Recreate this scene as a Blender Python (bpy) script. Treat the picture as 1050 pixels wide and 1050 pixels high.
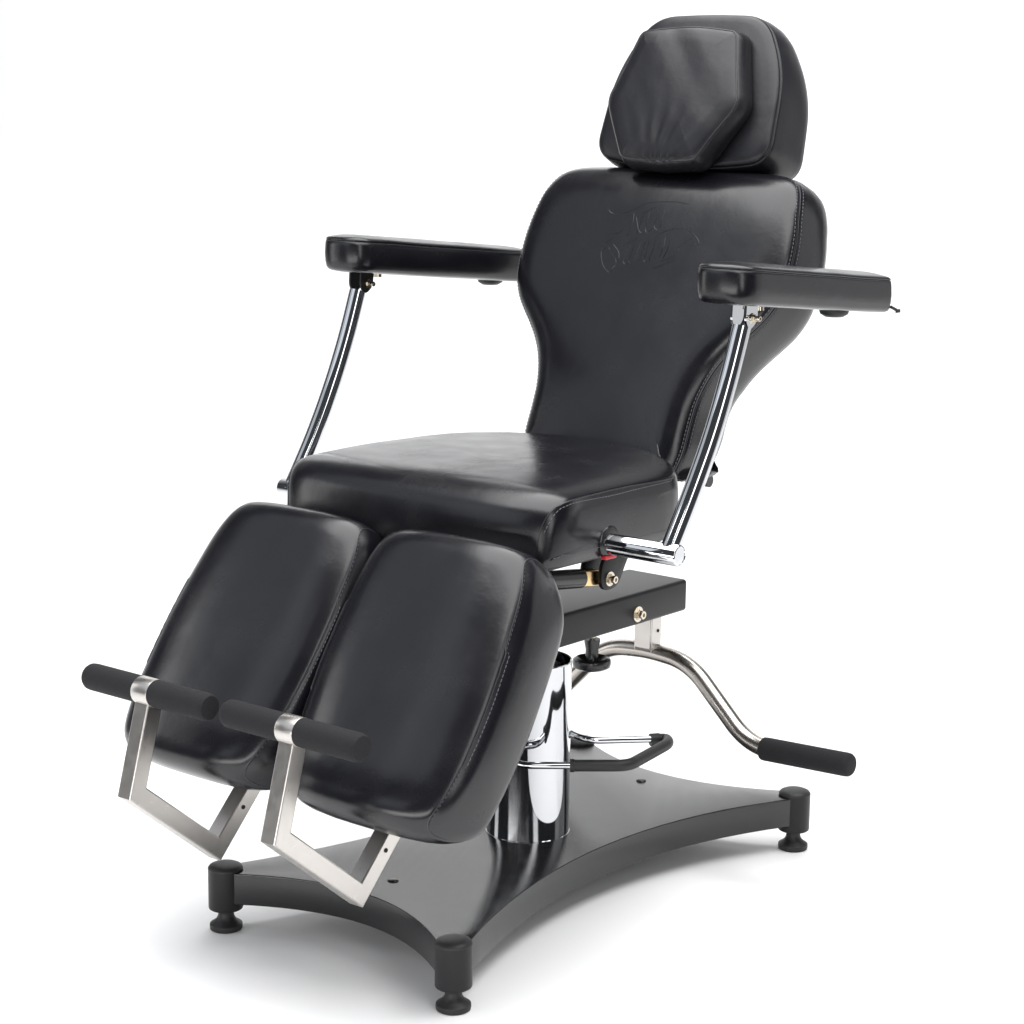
import bpy, bmesh, math, random
from mathutils import Vector, Matrix
from mathutils.bvhtree import BVHTree
random.seed(7)
S = bpy.context.scene
col = S.collection
for o in list(bpy.data.objects): bpy.data.objects.remove(o)

# ------------------------------------------------------------------ camera
YAW, PIT, ROL = 0.6860172547, -0.1926388147, 0.0108774185
F = Vector((-math.sin(YAW)*math.cos(PIT), math.cos(YAW)*math.cos(PIT), math.sin(PIT)))
R0 = Vector((math.cos(YAW), math.sin(YAW), 0)); U0 = R0.cross(F)
R = R0*math.cos(ROL) + U0*math.sin(ROL); U = -R0*math.sin(ROL) + U0*math.cos(ROL)
cam = bpy.data.objects.new('camera', bpy.data.cameras.new('camera'))
cam.data.sensor_width = 36; cam.data.lens = 2286.376/1050*36
cam.data.clip_start = .05; cam.data.clip_end = 100
M = Matrix((R, U, -F)).transposed().to_4x4(); M.translation = Vector((2.42899, -2.51615, 1.45193))
cam.matrix_world = M
col.objects.link(cam); S.camera = cam

# ------------------------------------------------------------------ studio light
w = bpy.data.worlds.new('World'); S.world = w; w.use_nodes = True
nt = w.node_tree; nt.nodes.clear()
wo = nt.nodes.new('ShaderNodeOutputWorld'); bg = nt.nodes.new('ShaderNodeBackground')
bg.inputs[0].default_value = (.88, .93, 1, 1); bg.inputs[1].default_value = .07
nt.links.new(bg.outputs[0], wo.inputs[0])

def lamp(name, loc, target, sx, sy, power, colr=(1, 1, 1), spread=180):
    l = bpy.data.lights.new(name, 'AREA'); l.shape = 'RECTANGLE'; l.size = sx; l.size_y = sy
    l.energy = power; l.color = colr; l.spread = math.radians(spread)
    o = bpy.data.objects.new(name, l); col.objects.link(o); o.location = loc
    o.rotation_euler = (Vector(target)-Vector(loc)).to_track_quat('-Z', 'Y').to_euler()
    return o
lamp('softbox_overhead', (.6, .3, 3.7), (.6, .3, 0), 4.6, 4.4, 350)
lamp('softbox_backdrop', (-2.2, 4.0, 3.6), (-2.9, 5.5, .8), 6, 1.2, 95)
lamp('added_fill_low', (.6, -2.35, .42), (-.1, .1, .0), 3.4, .55, 36)  # added fill near the ground, lightens the floor shadow around the base
lamp('softbox_left_front', (-2.0, -1.3, 2.8), (0, .3, .8), 2.0, 2.0, 8, (.88, .93, 1))
lamp('added_fill_right_back', (2.3, 3.1, 1.1), (0, .5, .9), 2.4, 2.4, 14)  # added fill acting as a reflector, brightens the right-facing sides of the cushions
lamp('softbox_right', (3.3, -1.2, 1.7), (0, .4, .8), .8, 2.6, 26)
lamp('softbox_left', (-1.1, -2.7, 2.3), (0, .4, .9), 1.8, 1.8, 10, (.9, .94, 1))
lamp('softbox_left_low', (-3.0, -1.4, 1.1), (0, .3, .7), .8, 2.0, 14)

S.view_settings.view_transform = 'Standard'; S.view_settings.look = 'None'
S.view_settings.exposure = 0; S.view_settings.gamma = 1; S.view_settings.use_curve_mapping = False
S.render.engine = 'CYCLES'
S.cycles.max_bounces = 10; S.cycles.glossy_bounces = 6; S.cycles.diffuse_bounces = 5

# ------------------------------------------------------------------ materials
def mat(name, base, rough, metal=0, spec=.5, bump=None, rvar=None, coat=0, aniso=0, cvar=0):
    m = bpy.data.materials.new(name); m.use_nodes = True; t = m.node_tree
    b = t.nodes['Principled BSDF']
    b.inputs['Base Color'].default_value = (*base, 1); b.inputs['Roughness'].default_value = rough
    b.inputs['Metallic'].default_value = metal; b.inputs['Specular IOR Level'].default_value = spec
    if coat: b.inputs['Coat Weight'].default_value = coat; b.inputs['Coat Roughness'].default_value = .25
    tc = t.nodes.new('ShaderNodeTexCoord')
    if rvar:
        n = t.nodes.new('ShaderNodeTexNoise'); n.inputs['Scale'].default_value = rvar[0]; n.inputs['Detail'].default_value = 5
        r = t.nodes.new('ShaderNodeMapRange'); r.inputs[3].default_value = rough-rvar[1]; r.inputs[4].default_value = rough+rvar[1]
        r.inputs[1].default_value = .3; r.inputs[2].default_value = .7
        t.links.new(tc.outputs['Object'], n.inputs['Vector']); t.links.new(n.outputs[0], r.inputs[0]); t.links.new(r.outputs[0], b.inputs['Roughness'])
    if cvar:
        n = t.nodes.new('ShaderNodeTexNoise'); n.inputs['Scale'].default_value = 9; n.inputs['Detail'].default_value = 6
        r = t.nodes.new('ShaderNodeMix'); r.data_type = 'RGBA'
        r.inputs[6].default_value = (*[c*(1-cvar) for c in base], 1); r.inputs[7].default_value = (*[c*(1+cvar) for c in base], 1)
        t.links.new(tc.outputs['Object'], n.inputs['Vector']); t.links.new(n.outputs[0], r.inputs[0]); t.links.new(r.outputs[2], b.inputs['Base Color'])
    last = None
    for (kind, sc, st, dist, stretch) in (bump or []):
        mp = t.nodes.new('ShaderNodeMapping'); mp.inputs['Scale'].default_value = stretch
        t.links.new(tc.outputs['Object'], mp.inputs[0])
        if kind == 'vor':
            n = t.nodes.new('ShaderNodeTexVoronoi'); n.feature = 'DISTANCE_TO_EDGE'; n.inputs['Scale'].default_value = sc
            cl = t.nodes.new('ShaderNodeMapRange'); cl.inputs[2].default_value = .25
            t.links.new(n.outputs['Distance'], cl.inputs[0]); out = cl.outputs[0]
        else:
            n = t.nodes.new('ShaderNodeTexNoise'); n.inputs['Scale'].default_value = sc; n.inputs['Detail'].default_value = 4; out = n.outputs[0]
        t.links.new(mp.outputs[0], n.inputs['Vector'])
        bp = t.nodes.new('ShaderNodeBump'); bp.inputs['Strength'].default_value = st; bp.inputs['Distance'].default_value = dist
        t.links.new(out, bp.inputs['Height'])
        if last: t.links.new(last.outputs[0], bp.inputs['Normal'])
        last = bp
    if last: t.links.new(last.outputs[0], b.inputs['Normal'])
    return m
one = (1, 1, 1)
LEATHER = mat('black_leather', (.0042, .0042, .0062), .25, spec=.5, rvar=(14, .04), cvar=.15,
              bump=[('noise', 170, .07, .0009, one), ('noise', 16, .10, .006, one)])
SOFT = mat('soft_black_leather', (.0075, .0075, .0100), .38, spec=.42, rvar=(10, .05), cvar=.15,
           bump=[('noise', 300, .07, .0005, one), ('noise', 30, .15, .005, one)])
THREAD = mat('thread', (.085, .085, .10), .5)
SEAM = mat('seam_piping', (.022, .022, .026), .38)
THREADL = mat('light_thread', (.16, .16, .17), .6)
CHROME = mat('chrome', (.62, .63, .65), .045, metal=1, rvar=(6, .012))
STEEL = mat('brushed_steel', (.52, .495, .47), .30, metal=1, rvar=(60, .03), bump=[('noise', 400, .05, .0002, (1, .25, .25))])
TUBE = mat('satin_steel', (.50, .465, .43), .27, metal=1, rvar=(12, .02))
POWDER = mat('powder_coat', (.007, .007, .008), .14, spec=.55, rvar=(25, .04), bump=[('noise', 420, .35, .0006, one)])
BLACKM = mat('black_metal', (.009, .009, .010), .42, spec=.3, bump=[('noise', 500, .2, .0004, one)])
FOAM = mat('foam_rubber', (.011, .011, .0125), .8, spec=.3, bump=[('noise', 420, .8, .0014, one)])
RUBBER = mat('rubber', (.014, .014, .015), .5, spec=.4, bump=[('noise', 300, .25, .0006, one)])
PLASTIC = mat('black_plastic', (.012, .012, .013), .22, spec=.5)
BRASS = mat('brass', (.70, .50, .26), .22, metal=1, rvar=(60, .08))
BOLT = mat('nickel', (.62, .56, .47), .2, metal=1)
RED = mat('red_plastic', (.5, .02, .03), .4)
HOLE_SHADE = mat('hole_shade', (.004, .004, .004), .8)  # near-black colour painted in for the shade inside holes
WHITE = mat('white_sweep', (.93, .93, .93), .9, spec=.1)

# ------------------------------------------------------------------ helpers
WO = {}
def link(o, parent, origin):
    col.objects.link(o); p = WO.get(parent.name, Vector((0, 0, 0))) if parent else Vector((0, 0, 0))
    o.location = Vector(origin)-p; WO[o.name] = Vector(origin)
    if parent: o.parent = parent
def build(name, bm, m, parent=None, smooth=True, origin=None, angle=40):
    bmesh.ops.remove_doubles(bm, verts=bm.verts, dist=1e-6)
    bmesh.ops.recalc_face_normals(bm, faces=bm.faces)
    if origin is None:
        lo = Vector((min(v.co[i] for v in bm.verts) for i in range(3))); hi = Vector((max(v.co[i] for v in bm.verts) for i in range(3)))
        origin = (lo+hi)/2
    origin = Vector(origin)
    for v in bm.verts: v.co -= origin
    if smooth:
        for f in bm.faces: f.smooth = True
        for e in bm.edges:
            if len(e.link_faces) == 2 and e.calc_face_angle(0) > math.radians(angle): e.smooth = False
    me = bpy.data.meshes.new(name); bm.to_mesh(me); bm.free(); me.materials.append(m)
    o = bpy.data.objects.new(name, me); link(o, parent, origin); return o
def bevel(bm, r, seg=3, ang=30):
    es = [e for e in bm.edges if len(e.link_faces) == 2 and e.calc_face_angle(0) > math.radians(ang)]
    bmesh.ops.bevel(bm, geom=es, offset=r, segments=seg, affect='EDGES', profile=.5)
def box(bm, c, s, rot=None):
    m = Matrix.Translation(c) @ (rot.to_4x4() if rot else Matrix()) @ Matrix.Diagonal((*s, 1))
    return bmesh.ops.create_cube(bm, size=1, matrix=m)
def frame_to(d, up=Vector((0, 0, 1))):
    d = Vector(d).normalized(); a = up.cross(d)
    if a.length < 1e-4: a = Vector((1, 0, 0)).cross(d)
    a.normalize(); b = d.cross(a); return Matrix((a, b, d)).transposed()
def cyl(bm, p0, p1, r, r1=None, seg=40, cap=True):
    p0, p1 = Vector(p0), Vector(p1); d = p1-p0
    m = Matrix.Translation((p0+p1)/2) @ frame_to(d).to_4x4()
    bmesh.ops.create_cone(bm, cap_ends=cap, segments=seg, radius1=r, radius2=r if r1 is None else r1, depth=d.length, matrix=m)
def lathe(bm, prof, c, axis=(0, 0, 1), seg=48):
    A = frame_to(axis); c = Vector(c); rings = []
    for (r, h) in prof:
        if r < 1e-6: rings.append([bm.verts.new(c+A@Vector((0, 0, h)))])
        else: rings.append([bm.verts.new(c+A@Vector((r*math.cos(2*math.pi*i/seg), r*math.sin(2*math.pi*i/seg), h))) for i in range(seg)])
    for a, b in zip(rings, rings[1:]):
        for i in range(seg):
            j = (i+1) % seg
            q = [a[i % len(a)], a[j % len(a)], b[j % len(b)], b[i % len(b)]]
            u = []
            for v in q:
                if v not in u: u.append(v)
            if len(u) > 2: bm.faces.new(u)
def smooth_path(pts, n=14, closed=False):
    P = [Vector(p) for p in pts]; out = []; L = len(P)
    for i in range(L if closed else L-1):
        if closed: a, b, c, d = P[i-1], P[i], P[(i+1) % L], P[(i+2) % L]
        else: a, b, c, d = P[max(i-1, 0)], P[i], P[i+1], P[min(i+2, L-1)]
        for k in range(n):
            t = k/n
            out.append(.5*((2*b)+(-a+c)*t+(2*a-5*b+4*c-d)*t*t+(-a+3*b-3*c+d)*t**3))
    if not closed: out.append(P[-1])
    return out
def fillet(pts, r, n=8):
    """round the corners of a polyline (3D) with radius-like distance r (number or list)"""
    P = [Vector(p) for p in pts]; out = [P[0]]
    for i in range(1, len(P)-1):
        a, b, c = P[i-1], P[i], P[i+1]; rr = r[i] if isinstance(r, (list, tuple)) else r
        d1 = (a-b); d2 = (c-b); rr = min(rr, d1.length*.49, d2.length*.49)
        s = b+d1.normalized()*rr; e = b+d2.normalized()*rr
        for k in range(n+1):
            t = k/n; out.append((1-t)**2*s+2*t*(1-t)*b+t*t*e)
    out.append(P[-1]); return out
def tube(bm, path, r, seg=16, cap=True, rf=None):
    path = [Vector(p) for p in path]; n = len(path); rings = []; A = None
    for i, p in enumerate(path):
        d = (path[min(i+1, n-1)]-path[max(i-1, 0)]).normalized()
        if A is None: A = frame_to(d).col[0].copy()
        else:
            A = A-d*A.dot(d); A.normalize()
        B = d.cross(A); rr = rf(i/(n-1)) if rf else r
        rings.append([bm.verts.new(p+(A*math.cos(2*math.pi*k/seg)+B*math.sin(2*math.pi*k/seg))*rr) for k in range(seg)])
    for a, b in zip(rings, rings[1:]):
        for k in range(seg): bm.faces.new((a[k], a[(k+1) % seg], b[(k+1) % seg], b[k]))
    if cap: bm.faces.new(rings[0]); bm.faces.new(rings[-1])
def sweep_rect(bm, path, wdir, wx, th):
    """square bar swept along path; wdir = constant width direction"""
    path = [Vector(p) for p in path]; wdir = Vector(wdir).normalized(); rings = []; n = len(path); c = .0022
    for i, p in enumerate(path):
        d0 = (path[i]-path[max(i-1, 0)]).normalized() if i else (path[1]-path[0]).normalized()
        d1 = (path[min(i+1, n-1)]-path[i]).normalized() if i < n-1 else d0
        d = (d0+d1).normalized(); nrm = wdir.cross(d).normalized(); k = 1/max(.4, d.dot(d0))
        a, b = wx/2, th/2
        prof = [(a-c, b), (a-c/3, b-c/3), (a, b-c), (a, -b+c), (a-c/3, -b+c/3), (a-c, -b), (-a+c, -b), (-a+c/3, -b+c/3), (-a, -b+c), (-a, b-c), (-a+c/3, b-c/3), (-a+c, b)]
        rings.append([bm.verts.new(p+wdir*x+nrm*(y*k)) for x, y in prof])
    m = len(rings[0])
    for a, b in zip(rings, rings[1:]):
        for k in range(m): bm.faces.new((a[k], a[(k+1) % m], b[(k+1) % m], b[k]))
    bm.faces.new(rings[0]); bm.faces.new(rings[-1])
def round_poly(pts, n=180, closed=True):
    """pts: (x, y, r) -> closed outline with rounded corners resampled to n equal steps (CCW)"""
    L = len(pts); out = []
    for i in range(L):
        a = Vector(pts[i-1][:2]); b = Vector(pts[i][:2]); c = Vector(pts[(i+1) % L][:2]); r = pts[i][2]
        d1 = a-b; d2 = c-b; r = min(r, d1.length*.499, d2.length*.499)
        s = b+d1.normalized()*r; e = b+d2.normalized()*r
        if r < 1e-5: out.append(b); continue
        for k in range(13):
            t = k/12; out.append((1-t)**2*s+2*t*(1-t)*b+t*t*e)
    return resample(out, n)
def resample(out, n):
    q = out+[out[0]]; ds = [0]
    for a, b in zip(q, q[1:]): ds.append(ds[-1]+(b-a).length)
    T = ds[-1]; res = []; j = 0
    for k in range(n):
        s = T*k/n
        while ds[j+1] < s: j += 1
        f = (s-ds[j])/max(1e-9, ds[j+1]-ds[j]); res.append(q[j].lerp(q[j+1], f))
    area = sum(res[i-1].x*res[i].y-res[i].x*res[i-1].y for i in range(n))
    return res if area > 0 else res[::-1]
def noise3(p, s=1):
    from mathutils import noise
    return noise.noise(Vector(p)*s)
def cushion(bm, outline, rings, to_world, cap0=(.0, 12), cap1=(.0, 12), spine=None, disp=None, smooth=14, kx=1):
    """outline: CCW 2D points. rings: list of (inset, w) from back to front. The two ends are filled by
    rings shrinking to a spine segment, crowned by cap height. to_world maps (u, v, w) -> Vector."""
    n = len(outline)
    nor = []
    for i in range(n):
        d = outline[(i+1) % n]-outline[i-1]; nor.append(Vector((-d.y, d.x)).normalized())   # inward for CCW
    for _ in range(3): nor = [(nor[i-1]+nor[i]*2+nor[(i+1) % n]).normalized() for i in range(n)]
    cen = sum(outline, Vector((0, 0)))/n
    if spine is None: spine = (cen, cen)
    s0, s1 = Vector(spine[0]), Vector(spine[1])
    def sp(p):
        d = s1-s0
        if d.length < 1e-6: return s0
        t = max(0, min(1, (p-s0).dot(d)/d.length_squared)); return s0+d*t
    ringv = []
    def ring(pts, w):
        L = []
        for p in pts:
            ww = w(p) if callable(w) else w
            q = Vector((p.x, p.y, ww))
            if disp: q = disp(q)
            L.append(bm.verts.new(to_world(q)))
        ringv.append(L); return L
    def capr(inset, w, cap, steps):
        base = [outline[i]+nor[i]*inset for i in range(n)]; res = []
        for k in range(1, steps+1):
            t = k/(steps+.6); t2 = t
            pts = [b.lerp(sp(b), t2) for b in base]
            res.append((pts, w+cap*(1-(1-t2)**2.2)))
        return res
    c0 = capr(rings[0][0], rings[0][1], cap0[0], cap0[1])
    for pts, ww in reversed(c0): ring(pts, ww)
    seam_idx = []
    for (ins, ww) in rings: ring([outline[i]+nor[i]*ins for i in range(n)], ww)
    for pts, ww in capr(rings[-1][0], rings[-1][1], cap1[0], cap1[1]): ring(pts, ww)
    for a, b in zip(ringv, ringv[1:]):
        for i in range(n):
            j = (i+1) % n
            try: bm.faces.new((a[i], a[j], b[j], b[i]))
            except ValueError: pass
    k0, k1 = cap0[1]+kx, cap1[1]+1+kx
    keep = set(v for L in ringv[k0:len(ringv)-k1] for v in L)
    for L in (ringv[0], ringv[-1]):
        f = bm.faces.new(L); bmesh.ops.triangulate(bm, faces=[f], ngon_method='BEAUTY')
    inner = [v for v in bm.verts if v not in keep]
    for _ in range(smooth): bmesh.ops.smooth_vert(bm, verts=inner, factor=.5, use_axis_x=True, use_axis_y=True, use_axis_z=True)
    return nor
def arc_rings(r, w_at_seam, w_dir, n=7, flat=0):
    """quarter-round from the wall (inset 0, w) to the face (inset r, w+dir*r)"""
    return [(r*(1-math.cos(a)), w_at_seam+w_dir*r*math.sin(a)) for a in [math.pi/2*k/n for k in range(n+1)]]
def line_on(bvh, p, d, off=0.0):
    h = bvh.ray_cast(p, d)
    return (h[0]+h[1]*off, h[1]) if h[0] else (None, None)
def dashes(bm, pts, nrms, length=.0048, gap=.0028, r=.0007):
    """stitches: short flattened capsules following a polyline"""
    ds = [0]
    for a, b in zip(pts, pts[1:]): ds.append(ds[-1]+(b-a).length)
    def at(s):
        for j in range(len(ds)-1):
            if ds[j+1] >= s:
                f = (s-ds[j])/max(1e-9, ds[j+1]-ds[j]); return pts[j].lerp(pts[j+1], f), nrms[j]
        return pts[-1], nrms[-1]
    s = 0
    while s+length < ds[-1]:
        a, na = at(s); b, nb = at(s+length)
        m_ = (a+b)/2+na*r*.9
        tube(bm, [a-na*r*.4, a.lerp(m_, .5)+na*r*.3, m_, b.lerp(m_, .5)+nb*r*.3, b-nb*r*.4], r, seg=6)
        s += length+gap
def seam_and_stitch(obj_parent, bvh, pts, dirs, seam_r=.0011, off=None, thread=THREAD, both=False, nseam='seam_piping'):
    """pts: seam polyline near the surface; dirs: direction pointing onto the surface; off: offset vector of the stitch row"""
    P = []; N = []
    for p, d in zip(pts, dirs):
        h = bvh.find_nearest(p)
        if h[0] is not None: P.append(h[0].copy()); N.append(h[1].copy())
    bm = bmesh.new(); tube(bm, [p-n*seam_r*.35 for p, n in zip(P, N)], seam_r, seg=8); build(nseam, bm, SEAM, obj_parent)
    offs = off if isinstance(off, list) else ([off] if off is not None else [])
    for of in offs:
        Q = []; NN = []
        for p, o_ in zip(P, of):
            h = bvh.find_nearest(p+o_); Q.append(h[0].copy()); NN.append(h[1].copy())
        bm = bmesh.new(); dashes(bm, Q, NN); build('stitching', bm, thread, obj_parent)
def tree_of(bm): 
    bm.normal_update(); return BVHTree.FromBMesh(bm)
def V2(a): return [Vector(p) for p in a]
def interp(x, tab):
    if x <= tab[0][0]: return tab[0][1]
    for (a, b), (c, d) in zip(tab, tab[1:]):
        if x <= c:
            return b+(d-b)*(x-a)/(c-a)
    return tab[-1][1]
def gint(x, tab, sg):
    ws = 0; a = 0
    for j in range(-8, 9):
        g = math.exp(-.5*(j/3)**2); ws += g; a += g*interp(x+j*sg/3, tab)
    return a/ws
def sinterp(x, tab): return gint(x, tab, .012)

# ------------------------------------------------------------------ setting: white studio sweep
bm = bmesh.new()
prof = [(-1.35, 0), (3.4, 0)] + [(3.4+2.2*math.sin(a), 2.2-2.2*math.cos(a)) for a in [math.pi/2*k/24 for k in range(1, 25)]] + [(5.6, 6.5)]
rot = Matrix.Rotation(YAW, 3, 'Z'); rows = []
for x in (-6.5, 6.5): rows.append([bm.verts.new(rot@Vector((x, y, z))) for y, z in prof])
for i in range(len(prof)-1): bm.faces.new((rows[0][i], rows[0][i+1], rows[1][i+1], rows[1][i]))
fl = build('floor', bm, WHITE, None, origin=(0, 0, 0)); fl['kind'] = 'structure'

# ------------------------------------------------------------------ the chair
chair = bpy.data.objects.new('treatment_chair', None); link(chair, None, (0, .5, 0))
chair['label'] = 'black leather reclining treatment chair with split leg rests on a four-footed black base'
chair['category'] = 'chair'

# ---- base plate
W, D = .26, .998
ZB0, ZB1 = .052, .108
def arc_pts(a, m, b, n=18):
    a, m, b = Vector(a), Vector(m), Vector(b); c = 2*m-(a+b)/2
    return [(1-t)**2*a+2*t*(1-t)*c+t*t*b for t in [k/n for k in range(n+1)]]
ol = []
e = .012
ol += arc_pts((-W+.022, -e), (0, .072), (W-.022, -e))
ol += arc_pts((W+e, .022), (.160, D/2+.03), (W+e, D-.022))
ol += arc_pts((W-.022, D+e), (0, D-.062), (-W+.022, D+e))
ol += arc_pts((-W-e, D-.022), (-.160, D/2+.03), (-W-e, .022))
bm = bmesh.new(); vs = [bm.verts.new((p.x, p.y, ZB0)) for p in ol]; f = bm.faces.new(vs)
r = bmesh.ops.extrude_face_region(bm, geom=[f]); 
for v in r['geom']:
    if isinstance(v, bmesh.types.BMVert): v.co.z = ZB1
bm.normal_update()
bevel(bm, .0022, 3, 50)
base = build('base_plate', bm, POWDER, chair, angle=25)
for (x, y) in ((-.012, .872), (-.004, .147)):
    bm = bmesh.new(); lathe(bm, [(0, .0035), (.006, .0033), (.009, .002), (.0105, -.0005), (.0105, -.004), (0, -.004)], (x, y, ZB1)); build('floor_plug', bm, PLASTIC, base)
for sx in (-1, 1):
    for y in (0, D):
        c = (sx*W, y, 0)
        bm = bmesh.new(); lathe(bm, [(0, .038), (.0275, .038), (.0295, .0395), (.030, .042), (.030, .1105), (0, .1105)], c)
        post = build('corner_post', bm, BLACKM, base)
        bm = bmesh.new(); lathe(bm, [(0, .1195), (.012, .1192), (.022, .1178), (.0275, .1152), (.030, .1118), (.0302, .1106), (.0302, .1098), (0, .1098)], c)
        build('post_cap', bm, PLASTIC if 0 else RUBBER, post)
        bm = bmesh.new(); lathe(bm, [(0, 0), (.0255, 0), (.0278, .0015), (.0285, .006), (.0280, .0105), (.0235, .0135), (.0175, .018), (.0142, .024), (.0132, .031), (.0145, .040), (0, .040)], c)
        build('levelling_foot', bm, RUBBER, post)

# ---- column
CC = Vector((.002, .503, 0))
bm = bmesh.new(); lathe(bm, [(0, ZB1-.004), (.0762, ZB1-.004), (.0762, ZB1+.0015), (.0755, ZB1+.002), (.0755, .425), (.0763, .4263), (.0763, .4285), (.0755, .4295), (.0735, .4285), (.0730, .40), (.0730, .36), (0, .36)], CC, seg=96)
colm = build('hydraulic_column', bm, CHROME, chair)
bm = bmesh.new(); lathe(bm, [(0, .361), (.069, .361), (.069, .385), (.064, .388), (0, .388)], CC); build('piston_guide', bm, BLACKM, colm)
bm = bmesh.new(); cyl(bm, CC+Vector((0, 0, .385)), CC+Vector((-.0, 0, .459)), .040); build('piston', bm, BLACKM, colm)
for ang in (-.2, .5, 2.4):
    bm = bmesh.new(); cyl(bm, CC+Vector((.056*math.cos(ang), .056*math.sin(ang), .387)), CC+Vector((.056*math.cos(ang), .056*math.sin(ang), .393)), .0045, seg=6); build('bolt', bm, BOLT, colm)

# ---- pump lever
lw = fillet([(-.060, .560, .325), (-.088, .480, .322), (-.030, .425, .300), (.006, .412, .272), (.064, .407, .265), (.135, .469, .265), (.206, .531, .265), (.168, .706, .258), (.140, .738, .254), (.059, .581+.02, .265), (.0, .610, .272), (-.045, .600, .31), (-.060, .560, .325)], [0, .03, .03, .012, .02, .02, .025, .02, .02, .03, .02, .02, 0])
bm = bmesh.new(); tube(bm, lw, .0064, seg=16); lev = build('pump_lever', bm, CHROME, chair)
bm = bmesh.new()
gp = fillet([(.128, .463, .265), (.135, .469, .265), (.206, .531, .265), (.168, .706, .258), (.140, .738, .254), (.122, .712, .254)], [0, .002, .025, .02, .02, 0])
tube(bm, gp, .0105, seg=20, rf=lambda t: .0118 if t < .03 or t > .97 else .0105); build('lever_grip', bm, RUBBER, lev)
bm = bmesh.new(); cyl(bm, (-.095, .52, .325), (-.03, .52, .325), .018); build('lever_pivot', bm, BLACKM, lev)

# ---- support beam under the seat
BX = .07
bm = bmesh.new(); box(bm, (0, .590, .489), (2*BX, .61, .061)); bevel(bm, .007, 4)
beam = build('support_beam', bm, BLACKM, chair)
def hexbolt(parent, c, axis, r=.009, washer=True, name='bolt'):
    c = Vector(c); a = Vector(axis).normalized(); bm = bmesh.new()
    if washer: cyl(bm, c, c+a*.0022, r*1.55, seg=32)
    cyl(bm, c+a*.002, c+a*.006, r*1.15, seg=6)
    lathe(bm, [(r*.80, .006), (r*.86, .013), (r*.78, .0145), (r*.42, .0145), (r*.40, .010), (0, .010)], c, a, seg=24)
    return build(name, bm, BOLT, parent, angle=25)
hexbolt(beam, (BX, .735, .480), (1, 0, 0), .0095)
# rear underframe and tilt bar
bm = bmesh.new(); lathe(bm, [(0, 0), (.016, 0), (.016, .004), (.010, .005), (.010, .012), (0, .012)], (.012, .80, .447)); build('nut', bm, BOLT, beam)
YB = .868
bar_pts = [(-.455, YB, .2385), (-.238, YB, .229), (-.098, YB, .366), (0, YB, .374), (.098, YB, .366), (.238, YB, .229), (.455, YB, .2385)]
bm = bmesh.new(); tube(bm, fillet(bar_pts, [0, .055, .05, .03, .05, .055, 0], 14), .0165, seg=24); tb = build('tilt_bar', bm, TUBE, chair)
for s in (-1, 1):
    bm = bmesh.new()
    d = Vector((s, 0, .035)).normalized(); p = Vector((s*.268, YB, .2312))
    L = .190
    lathe(bm, [(.0156, .0), (.0195, .0), (.0215, .002), (.0220, .008), (.0220, L-.012), (.0212, L-.005), (.0185, L-.001), (.014, L+.0005), (0, L+.001)], p, d, seg=32); build('foam_grip', bm, FOAM, tb)
bm = bmesh.new()
for x in (-.0195, .0195): box(bm, (x, YB-.002, .415), (.003, .030, .080))
box(bm, (0, YB-.0175, .418), (.036, .003, .074))
bevel(bm, .0008, 1)
br = build('bar_bracket', bm, STEEL, tb)
bm = bmesh.new(); cyl(bm, (.0212, YB+.002, .415), (.0222, YB+.002, .415), .0032, seg=20); build('bracket_hole_shade', bm, HOLE_SHADE, br)  # dark disc on the face paints the hole's shade, nothing is cut
# ---- hand knob
kc = (.0, .690, 0)
bm = bmesh.new(); lathe(bm, [(0, .376), (.018, .374), (.028, .373), (.0345, .377), (.0365, .384), (.0350, .391), (.0295, .3945), (.0250, .391), (.0200, .386), (.0150, .386), (.0125, .392), (.0122, .410), (.0150, .425), (.0150, .430), (0, .430)], kc); kn = build('hand_knob', bm, PLASTIC, chair)
bm = bmesh.new(); cyl(bm, (0, .69, .43), (0, .69, .462), .006); build('threaded_stem', bm, BOLT, kn)

# ---- damper between beam and seat
a0 = Vector((.072, .28, .612)); a1 = Vector((.072, .615, .571)); dd = (a1-a0).normalized()
bm = bmesh.new(); cyl(bm, a0, a1-dd*.060, .0175); gs = build('tilt_damper', bm, PLASTIC, chair)
bm = bmesh.new(); box(bm, a1-dd*.036, (.024, .050, .030), frame_to(dd) @ Matrix.Rotation(math.pi/2, 3, 'X')); bevel(bm, .004, 3); build('brass_rod_end', bm, BRASS, gs)

# ---- seat
HS = .296
# side profile in (y, z)
sp_ = round_poly([(.170, .687, .022), (.69, .687, .03), (.702, .792, .04), (.36, .797, .16), (.186, .793, .055)], 150)
def seat_w(q):
    # q = (y, z, x): plan rounding of the front corners, crown of top and front
    y, z, x = q; t = abs(x)/HS
    lim = HS
    s = 1 if x > 0 else -1
    d = y-.170
    r = .075
    k = 1
    if d < r: k = 1-(1-math.sqrt(max(0, 1-((r-d)/r)**2)))*.10
    dr = .702-y
    if dr < .08: k *= 1-(1-math.sqrt(max(0, 1-((.08-dr)/.08)**2)))*.10
    x2 = x*k
    cr = (1-t**3)
    top = max(0, min(1, (z-.70)/.10)); top = top*top*(3-2*top)
    z2 = z+.009*cr*top
    fr = max(0, 1-(y-.170)/.10)
    b = max(0, min(1, (y-.32)/.33)); b = b*b*(3-2*b)
    y2 = y-.018*cr*fr*fr*(3-2*fr)-.140*b*t**2.2
    if t > 1.0005:
        x2 += s*min(1, (t-1)*HS/.003)*.005*max(0, 1-((z-.745)/.055)**2)*max(0, 1-((y-.43)/.30)**4)
    return Vector((x2, y2, z2))
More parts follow.
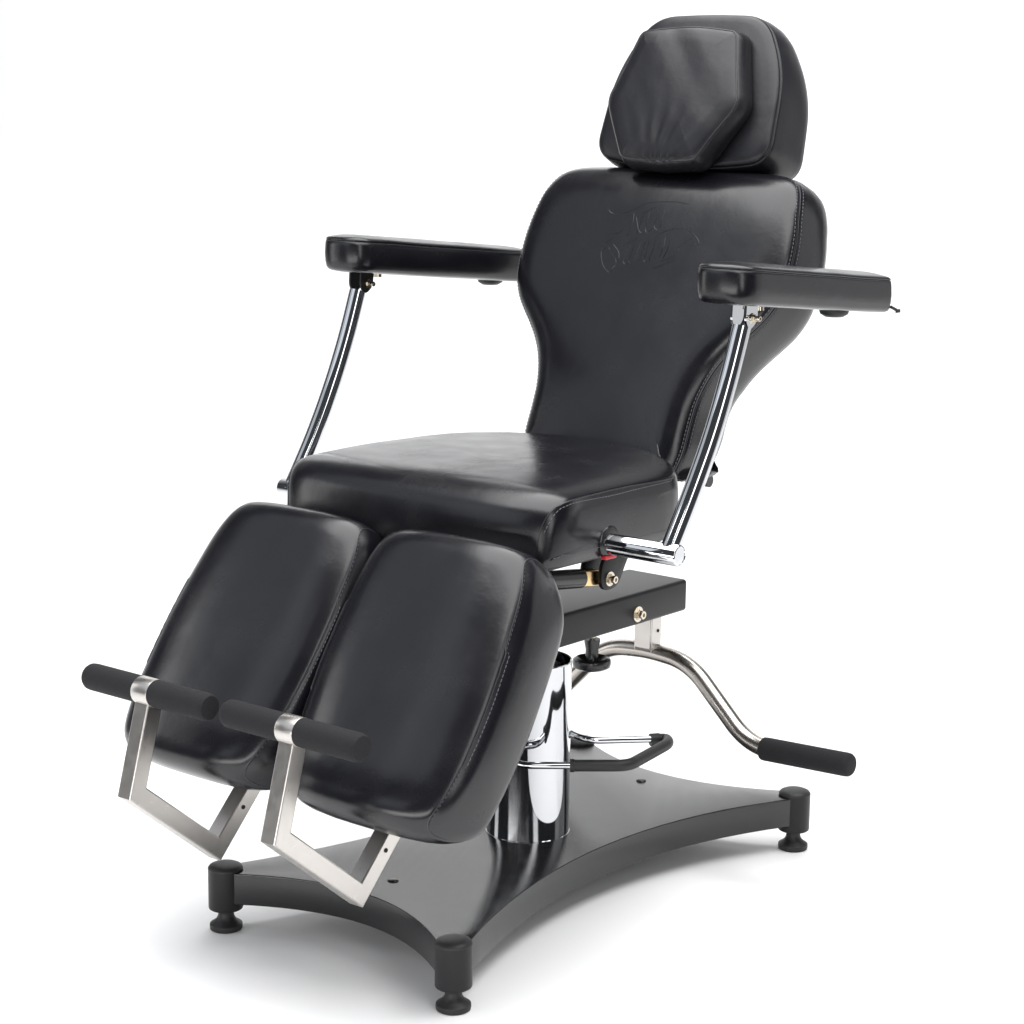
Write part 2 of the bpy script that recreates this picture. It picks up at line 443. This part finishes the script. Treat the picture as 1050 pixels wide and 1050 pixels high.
rings = [(.018, -HS-.004), (.011, -HS-.003), (.005, -HS-.0012), (.0015, -HS), (.003, -HS+.0015), (0, -HS+.004), (-.003, -HS+.012), (-.006, -HS+.025), (-.0075, -HS+.05)]
rings = rings + [(-.008, x) for x in (-.22, -.16, -.08, 0, .08, .16, .22)] + [(i, -w_) for i, w_ in reversed(rings)]
bm = bmesh.new()
cushion(bm, sp_, rings, lambda q: seat_w((q.x, q.y, q.z)), cap0=(0, 9), cap1=(0, 9), spine=((.43, .745), (.43, .745)), smooth=0)
bvh = tree_of(bm)
seat = build('seat', bm, LEATHER, chair, angle=70)
for s in (1, -1):
    P = []; 
    for p in sp_:
        if p.y > .712 and p.x < .68: P.append(p)
    # order along the outline from front bottom, over the top, to the rear
    P.sort(key=lambda p: math.atan2(p.y-.72, p.x-.30), reverse=True)
    pts = [seat_w((p.x, p.y, s*(HS-.001))) for p in P]
    cen = Vector((s*HS, .35, .72))
    offs = [Vector((s*.0015, (cen-p).normalized().y*.0095, (cen-p).normalized().z*.0095)) for p in pts]
    seam_and_stitch(seat, bvh, pts, [None]*len(pts), off=offs and [offs])
    low = [Vector((s*(HS-.006)*1.0, y, .698)) for y in [.19+.34*k/30 for k in range(31)]]
    Q = []; N = []
    for p in low:
        h = bvh.find_nearest(p+Vector((s*.02, 0, .008))); Q.append(h[0].copy()); N.append(h[1].copy())
    bmd = bmesh.new(); dashes(bmd, Q, N, r=.0005); build('stitching', bmd, THREAD, seat)
# underside frame of the seat
bm = bmesh.new(); box(bm, (0, .39, .679), (.47, .36, .032)); bevel(bm, .004, 2); sf = build('seat_frame', bm, BLACKM, chair)
bm = bmesh.new(); box(bm, (.0, .42, .645), (.15, .34, .075)); bevel(bm, .004, 2); build('tilt_mechanism', bm, BLACKM, sf)
for x in (.093, .052):
    lobe = round_poly([(.50, .683, .004), (.785, .683, .004), (.725, .655, .05), (.668, .610, .04), (.636, .552, .022), (.586, .552, .022), (.586, .60, .02), (.625, .640, .04), (.57, .655, .03)], 90)
    bm = bmesh.new(); vs = [bm.verts.new((x-.004, p.x, p.y)) for p in lobe]; f = bm.faces.new(vs)
    r = bmesh.ops.extrude_face_region(bm, geom=[f])
    for v in r['geom']:
        if isinstance(v, bmesh.types.BMVert): v.co.x += .008
    bm.normal_update(); bevel(bm, .001, 2, 50)
    hb = build('hinge_plate', bm, BLACKM, sf, angle=25)
    if x > .09: hexbolt(hb, (x+.004, .610, .572), (1, 0, 0), .0085)

# ---- calf rests
T = Vector((0, .573, .819)).normalized(); NRM = Vector((0, -.819, .573)).normalized()
PO = Vector((0, .012, .600))
HP = .176
HWT = [(-.300, .134), (-.28, .150), (-.245, .162), (-.200, .170), (-.145, .174), (-.08, .176), (0, .174), (.06, .169), (.09, .165), (.115, .159), (.135, .151), (.165, .134)]
prof = round_poly([(-.297, -.056, .045), (-.268, -.108, .03), (-.09, -.122, .12), (.10, -.120, .05), (.163, -.066, .055), (.160, .004, .046), (.0, .004, .1), (-.17, .003, .1), (-.297, .004, .050)], 170)
def calf(xc, label=None):
    def tw(q):
        v, n, x = q; t = abs(x)/HP
        k = gint(v, HWT, .017)/HP
        deep = max(0, min(1, -n/.13)); k = k+(1-k)*.45*deep
        dt = .165-v; db = v+.297
        cr = 1-t**3.2
        fr = max(0, min(1, (n+.07)/.07))
        n2 = n+.018*cr*fr
        if db < .12: v = v-.008*cr*(1-db/.12)
        if dt < .12: v = v+.002*cr*(1-max(0, dt)/.12)
        n2 += .0012*noise3((v*9, x*9, xc), 1)
        # the rear of the side panel flares outwards a little
        side = max(0, min(1, -n/.13))
        if t > 1.0005:
            x += math.copysign(min(1, (t-1)*HP/.003)*.008*max(0, 1-((n+.058)/.070)**2)*max(0, 1-((v+.07)/.25)**4), x)
        return PO+T*v+NRM*n2+Vector((xc+math.copysign(.048*(.14-v), xc)+x*k*(1+.015*math.sin(math.pi*side)), 0, 0))
    rg = [(.020, -HP-.005), (.013, -HP-.004), (.006, -HP-.0018), (.0015, -HP), (.0035, -HP+.0015), (0, -HP+.004), (-.003, -HP+.012), (-.0055, -HP+.025), (-.007, -HP+.05)]
    rg = rg+[(-.0075, x) for x in (-.08, -.04, 0, .04, .08)]+[(i, -w_) for i, w_ in reversed(rg)]
    bm = bmesh.new()
    cushion(bm, prof, rg, lambda q: tw((q.x, q.y, q.z)), cap0=(0, 9), cap1=(0, 9), spine=((-.07, -.058), (-.07, -.058)), smooth=0)
    bvh = tree_of(bm); o = build('calf_rest', bm, LEATHER, chair, angle=70)
    for s in (1, -1):
        P = [p for p in prof if p.y > -.055]
        P.sort(key=lambda p: math.atan2(p.y+.06, p.x+.08), reverse=True)
        pts = [tw((p.x, p.y, s*(HP-.001))) for p in P]
        cen = PO+T*-.08+NRM*-.2+Vector((xc+s*HP, 0, 0))
        offs = []
        for p, q in zip(P, pts):
            d = (Vector((0, (cen-q).y, (cen-q).z))).normalized(); offs.append(d*.0075+Vector((s*.001, 0, 0)))
        seam_and_stitch(o, bvh, pts, [None]*len(pts), off=[offs])
    # staples/gathers of the leather on the underside
    return o
XC = .174
calfs = [calf(-XC), calf(XC)]
# hinge bar that carries both calf rests
bm = bmesh.new(); cyl(bm, (-.25, .235, .640), (.25, .235, .640), .014); build('calf_hinge_bar', bm, BLACKM, chair)
for xc in (-XC, XC):
    bm = bmesh.new(); box(bm, (xc, .17, .585), (.05, .12, .03), Matrix.Rotation(.8, 3, 'X')); bevel(bm, .003, 2); build('calf_hinge_arm', bm, BLACKM, chair)

# ---- footrests
for xc in (-.160, .160):
    bm = bmesh.new()
    path = [(xc, -.247, .497), (xc, -.291, .340), (xc, -.119, .203), (xc, .03, .36), (xc, .045, .40)]
    P = path[:4]
    sweep_rect(bm, P, (1, 0, 0), .031, .031)
    fr = build('footrest', bm, STEEL, chair, smooth=False)
    c0 = Vector((xc, -.252, .496))
    bm = bmesh.new(); lathe(bm, [(.0207, -.0185), (.0222, -.0180), (.0226, -.0165), (.0226, .0165), (.0222, .0180), (.0207, .0185)], c0, (1, 0, 0)); build('clamp_ring', bm, STEEL, fr)
    for s in (-1, 1):
        bm = bmesh.new(); L = .141
        lathe(bm, [(0, .010), (.0213, .010), (.0221, .020), (.0221, L-.012), (.0214, L-.005), (.0188, L-.0005), (.013, L+.001), (0, L+.0005)], c0, (s, 0, 0), seg=36); build('foam_grip', bm, FOAM, fr)
    bm = bmesh.new(); cyl(bm, (xc+.0155, -.066, .262), (xc+.0166, -.066, .262), .0037, seg=20); build('pin_hole_shade', bm, HOLE_SHADE, fr)  # no opening in the bar, a dark disc paints its shade
    bm = bmesh.new(); box(bm, (xc+.004, -.262, .470), (.018, .008, .012)); bevel(bm, .002, 2); build('clamp_screw', bm, BLACKM, fr)

# ---- backrest
KB = .42; NB = Vector((0, -1, KB)).normalized(); TB = Vector((0, KB, 1)).normalized(); OB = Vector((0, .71, .80))
c_ = math.sqrt(1+KB*KB)
hw = [(.748, .166), (.756, .172), (.77, .176), (.80, .181), (.842, .180), (.88, .181), (.91, .188), (.94, .199), (.965, .215), (.99, .236), (1.015, .262), (1.04, .284), (1.07, .299), (1.10, .304), (1.14, .306), (1.18, .302), (1.215, .294), (1.235, .286)]
pts = [(sinterp(z, hw), (z-.80)*c_) for z, _ in hw]
right = [Vector(p) for p in pts]
topr = [Vector(p) for p in ((.276, (1.262-.8)*c_), (.262, (1.278-.8)*c_), (.240, (1.288-.8)*c_), (.20, (1.293-.8)*c_), (.10, (1.296-.8)*c_))]
half = right+topr
ol = half+[Vector((-p.x, p.y)) for p in reversed(half)]
ol = smooth_path([(p.x, p.y, 0) for p in ol], 6, closed=True)
ol = resample([Vector((p.x, p.y)) for p in ol], 220)
def bw(q):
    u, v, w = q
    top = max(0, (v-.44)/.10)
    w2 = w
    if w > -.03: w2 -= .028*min(1, top)**2*1.0     # the front rolls back at the top edge
    w2 += .0012*noise3((u*7, v*7, 3), 1)
    if v < .15: v += max(0, -w)*.42*(1-max(0, v)/.15)
    g = max(0, min(1, (w-.006)/.0125)); g = g*g*(3-2*g)
    w2 += g*.011*(1-(u/.31)**2)
    # lumbar fullness
    if w > -.02: w2 += .006*math.exp(-((v-.10)/.12)**2)*max(0, 1-(u/.19)**2)
    return OB+Vector((u, 0, 0))+TB*v+NB*w2
TH = .122
rg = [(.026, -TH-.002), (.012, -TH), (.003, -TH+.006), (-.002, -TH+.020), (-.005, -TH*.66), (-.004, -TH*.4), (-.001, -.020), (.0, -.006), (.002, -.0035), (.0008, -.001), (.001, .002), (.006, .0075), (.013, .0125), (.021, .016), (.030, .0185)]
bm = bmesh.new(); cushion(bm, ol, rg, bw, cap0=(-.004, 14), cap1=(.0, 26), spine=((0, .25), (0, .25)), smooth=12)
bvh = tree_of(bm); back = build('backrest', bm, LEATHER, chair, angle=75)
n = len(ol)
for s in (1, -1):
    P = [p for p in ol if p.x*s > .12 and p.y < .522]
    P.sort(key=lambda p: p.y)
    pts = [bw(Vector((p.x, p.y, -.004))) for p in P]
    offs = [NB*-.008+Vector((s*.0, 0, 0)) for p in P]; offs2 = [NB*.006-Vector((s*.005, 0, 0)) for p in P]
    seam_and_stitch(back, bvh, pts, [None]*len(pts), off=[offs, offs2])
# ---- pressed emblem: strokes read from the leather, (px, py) in the zoomed crop 590..750 x 190..290 scale 6.5625
CAMO = cam.matrix_world.translation.copy()
def from_px(X, Y):
    x = 590+X/6.5625; y = 190+Y/6.5625
    d = F+R*((x-525)/2286.376)-U*((y-525)/2286.376)
    return bvh.ray_cast(CAMO, d.normalized())
strokes = [
 [(225, 165), (240, 185), (290, 192), (345, 182), (400, 160), (460, 130), (520, 115), (600, 112), (690, 114), (755, 128)],
 [(462, 185), (500, 165), (540, 148)], [(395, 190), (385, 250), (365, 310), (345, 345)], [(460, 190), (440, 250), (415, 320), (395, 345)],
 [(500, 180), (485, 240), (470, 300), (480, 320)], [(560, 170), (545, 220), (530, 280), (550, 300)], [(600, 165), (585, 225), (570, 280)],
 [(410, 215), (425, 300), (450, 320), (500, 305), (520, 285)], [(240, 330), (280, 322), (320, 302)],
 [(250, 360), (210, 380), (180, 420), (172, 480), (190, 550), (230, 585), (265, 545), (270, 500), (240, 455), (225, 420), (240, 390)],
 [(185, 435), (205, 420)], [(255, 400), (290, 450), (285, 510), (245, 560)],
 [(345, 395), (380, 375), (415, 355)], [(370, 390), (345, 450), (320, 515), (345, 530), (370, 510)],
 [(400, 385), (380, 450), (360, 515), (375, 520)], [(440, 385), (415, 450), (395, 510)], [(470, 375), (450, 440), (435, 505)],
 [(500, 370), (480, 440), (460, 505), (480, 515), (505, 495)], [(540, 375), (520, 440), (495, 500)], [(575, 370), (550, 440), (530, 495)],
 [(605, 350), (590, 420), (565, 480)], [(640, 360), (620, 430), (590, 490)],
 [(530, 355), (580, 322), (640, 300), (700, 292), (760, 305), (805, 340), (830, 380), (822, 400), (800, 395)],
 [(575, 508), (630, 492), (675, 465), (695, 435), (680, 425)], [(520, 560), (600, 530), (665, 495), (690, 460)], [(690, 420), (740, 385), (790, 350)],
]
bmE = bmesh.new()
for st in strokes:
    q = smooth_path([(a, b, 0) for a, b in st], 6); PP = []
    for p in q:
        h = from_px(p.x, p.y)
        if h[0] is not None: PP.append(h[0]-h[1]*.00045)
    if len(PP) > 2: tube(bmE, PP, .0009, seg=8)
em = build('pressed_emblem', bmE, LEATHER, back)

# bracket between backrest and headrest
bm = bmesh.new()
box(bm, (.0, .955, 1.295), (.13, .006, .10), Matrix.Rotation(-.35, 3, 'X'))
bevel(bm, .001, 1); build('headrest_bracket', bm, STEEL, chair)
# rear recline release knob peeking out beside the backrest
bm = bmesh.new(); cyl(bm, (.08, .80, .735), (.165, .80, .735), .008); cyl(bm, (.163, .80, .735), (.178, .80, .735), .012); build('release_knob', bm, PLASTIC, chair)

# ---- headrest
KH = .35; NH = Vector((0, -1, KH)).normalized(); TH_ = Vector((0, KH, 1)).normalized(); OH = Vector((0, .930, 1.30))
ch = math.sqrt(1+KH*KH)
hol = round_poly([(-.198, .004, .045), (-.10, -.010, .05), (.10, -.010, .05), (.198, .004, .045), (.190, .17, .08), (.128, .283, .050), (0, .288, .06), (-.128, .283, .050), (-.190, .17, .08)], 180)
def hwf(q):
    u, v, w_ = q
    if w_ < -.03: w_ = -.03+(w_+.03)*(1.05-.42*max(0, v/.28)**2)
    return OH+Vector((u, 0, 0))+TH_*v+NH*(w_+.0012*noise3((u*9, v*9, 7), 1))
TK = .126
rg = [(.030, -TK), (.014, -TK+.003), (.004, -TK+.012), (0, -TK+.028), (-.004, -TK*.55), (-.004, -.03), (-.001, -.008), (.0, -.003), (.003, -.0012), (.001, .001), (.003, .0045), (.009, .009), (.018, .0125), (.030, .0145)]
bm = bmesh.new(); cushion(bm, hol, rg, hwf, cap0=(-.003, 10), cap1=(.005, 14), spine=((0, .13), (0, .13)), smooth=30)
bvh = tree_of(bm); head = build('headrest', bm, SOFT, chair, angle=75)
pp = hol+[hol[0]]
seam_and_stitch(head, bvh, [hwf(Vector((p.x, p.y, -.0015))) for p in pp], [None]*len(pp), off=None)
# ---- head pillow
KP = .40; NP = Vector((0, -1, KP)).normalized(); TP = Vector((0, KP, 1)).normalized(); OP = Vector((0, .860, 1.30)); cp = math.sqrt(1+KP*KP)
pol = round_poly([(-.084, .006, .012), (0, .000, .02), (.084, .006, .012), (.147, .117, .020), (.106, .256, .012), (0, .268, .05), (-.106, .256, .012), (-.147, .117, .020)], 200)
def pwf(q):
    u, v, w_ = q
    f_ = max(0, min(1, (w_+.02)/.02))
    wr = 0
    # gathers fanning up from the middle of the lower seam
    du, dv = u+.0, v+.03
    ang = math.atan2(du, dv); rad = math.hypot(du, dv)
    env = math.exp(-((rad-.06)/.06)**2)*math.exp(-(ang/.75)**2)
    wr += .0019*env*math.sin(ang*21+2*noise3((rad*12, ang*2, 0)))
    wr += .0022*noise3((u*14, v*7, 1.3))*max(0, 1-v*2.4)
    wr += .0016*noise3((u*20+v*16, v*9, 5.3))
    wr += .009*max(0, 1-(u/.15)**2)*max(0, 1-((v-.135)/.14)**2)
    return OP+Vector((u, 0, 0))+TP*v+NP*(w_+wr*f_)
TKP = .058
rg = [(.016, -TKP), (.005, -TKP+.004), (-.004, -TKP+.014), (-.008, -.034), (-.006, -.016), (-.001, -.004), (.001, -.0015), (.003, -.001), (.001, .001), (.004, .0035), (.010, .0058), (.018, .0076), (.027, .009)]
bm = bmesh.new(); cushion(bm, pol, rg, pwf, cap0=(0, 8), cap1=(.0015, 34), spine=((0, .135), (0, .135)), smooth=5)
bvh = tree_of(bm); pil = build('head_pillow', bm, SOFT, head, angle=75)
pp = pol+[pol[0]]
bm = bmesh.new(); Q = []
for p in pp:
    h = bvh.find_nearest(pwf(Vector((p.x, p.y, 0)))); Q.append(h[0]-h[1]*.0004)
tube(bm, Q, .0016, seg=8); build('pillow_piping', bm, SEAM, pil)

# ---- armrests
def armrest(s):
    xa, xb = .366, .472
    KA = -.098
    y0, y1 = .447, (.918 if s > 0 else .955)
    w0, w1 = y0, y1
    out = round_poly([(xa*s, y0, .045), (xb*s, y0, .060), (xb*s, y1, .012), (xa*s, y1, .012)], 200)
    def aw(q):
        x, y, w_ = q
        return Vector((x, y, 1.100+w_+KA*(y-.46)+.0008*noise3((x*20, y*12, s), 1)))
    H = .058
    rg = [(.022, -.003), (.010, -.001), (.004, .0015), (.001, .006), (-.001, .016), (-.002, .03), (-.001, .046), (0, H-.005), (.002, H-.0035), (.0005, H-.0015), (.001, H), (.005, H+.003), (.012, H+.0055), (.020, H+.007)]
    bm = bmesh.new(); cushion(bm, out, rg, aw, cap0=(0, 6), cap1=(.003, 10), spine=((s*.42, .50), (s*.42, .87)))
    bvh = tree_of(bm); o = build('armrest', bm, LEATHER, chair, angle=75)
    pp = out+[out[0]]
    seam_and_stitch(o, bvh, [aw(Vector((p.x, p.y, H-.0035))) for p in pp], [None]*len(pp))
    # curved chrome post and its lower tube
    X = .426*s
    P = smooth_path([(X-.004*s, .326, .705), (X-.003*s, .386, .795), (X-.001*s, .438, .885), (X, .480, .975), (X+.001*s, .512, 1.058)], 10)
    bm = bmesh.new(); tube(bm, P, .0158, seg=28); build('support_post', bm, CHROME, o)
    bm = bmesh.new(); lathe(bm, [(0, 0), (.0155, 0), (.0175, .0015), (.0175, .141), (.0165, .1425), (.0150, .1430), (.0145, .1415), (0, .1413)], (s*.302, .330, .709), (s, 0, 0), seg=36); build('mounting_tube', bm, CHROME, o)
    for dx in (-.0135, .0135):
        bm = bmesh.new()
        pr = round_poly([(.505, 1.100, .003), (.538, 1.096, .003), (.536, 1.066, .010), (.515, 1.052, .010), (.503, 1.068, .008)], 50)
        vs = [bm.verts.new((X+dx-.002, p.x, p.y)) for p in pr]; f = bm.faces.new(vs)
        r = bmesh.ops.extrude_face_region(bm, geom=[f])
        for v in r['geom']:
            if isinstance(v, bmesh.types.BMVert): v.co.x += .004
        hb = build('hinge_bracket', bm, CHROME if s > 0 else BLACKM, o, angle=30)
    hexbolt(hb, (X+.0155, .523, 1.072), (1, 0, 0), .0055)
    bm = bmesh.new(); cyl(bm, (X-.0, .565, 1.081), (X, .565, 1.090), .008, seg=20); build('screw', bm, BOLT, o)
    bm = bmesh.new(); lathe(bm, [(0, -.012), (.016, -.011), (.024, -.006), (.026, 0), (.026, .006), (0, .006)], (X, .80 if s > 0 else .895, 1.064 if s > 0 else 1.057)); build('rubber_stop', bm, RUBBER, o)
    if s > 0:
        bm = bmesh.new(); cyl(bm, (xb-.004, y1+.002, 1.064), (xb-.001, y1+.016, 1.058), .0028, seg=10); box(bm, (xb, y1+.020, 1.056), (.003, .012, .006)); build('zip_pull', bm, RUBBER, o)
    return o
for s in (-1, 1): armrest(s)
# seat-side sockets of the armrest tubes
for s in (-1, 1):
    bm = bmesh.new(); lathe(bm, [(0, 0), (.026, 0), (.0265, .004), (.024, .007), (.0185, .008), (0, .008)], (s*.3005, .330, .713), (s, 0, 0)); sk = build('tube_socket', bm, PLASTIC, seat)
    bm = bmesh.new(); box(bm, (s*.3035, .330, .6875), (.012, .030, .007)); bevel(bm, .0025, 3); build('red_catch', bm, RED, sk)
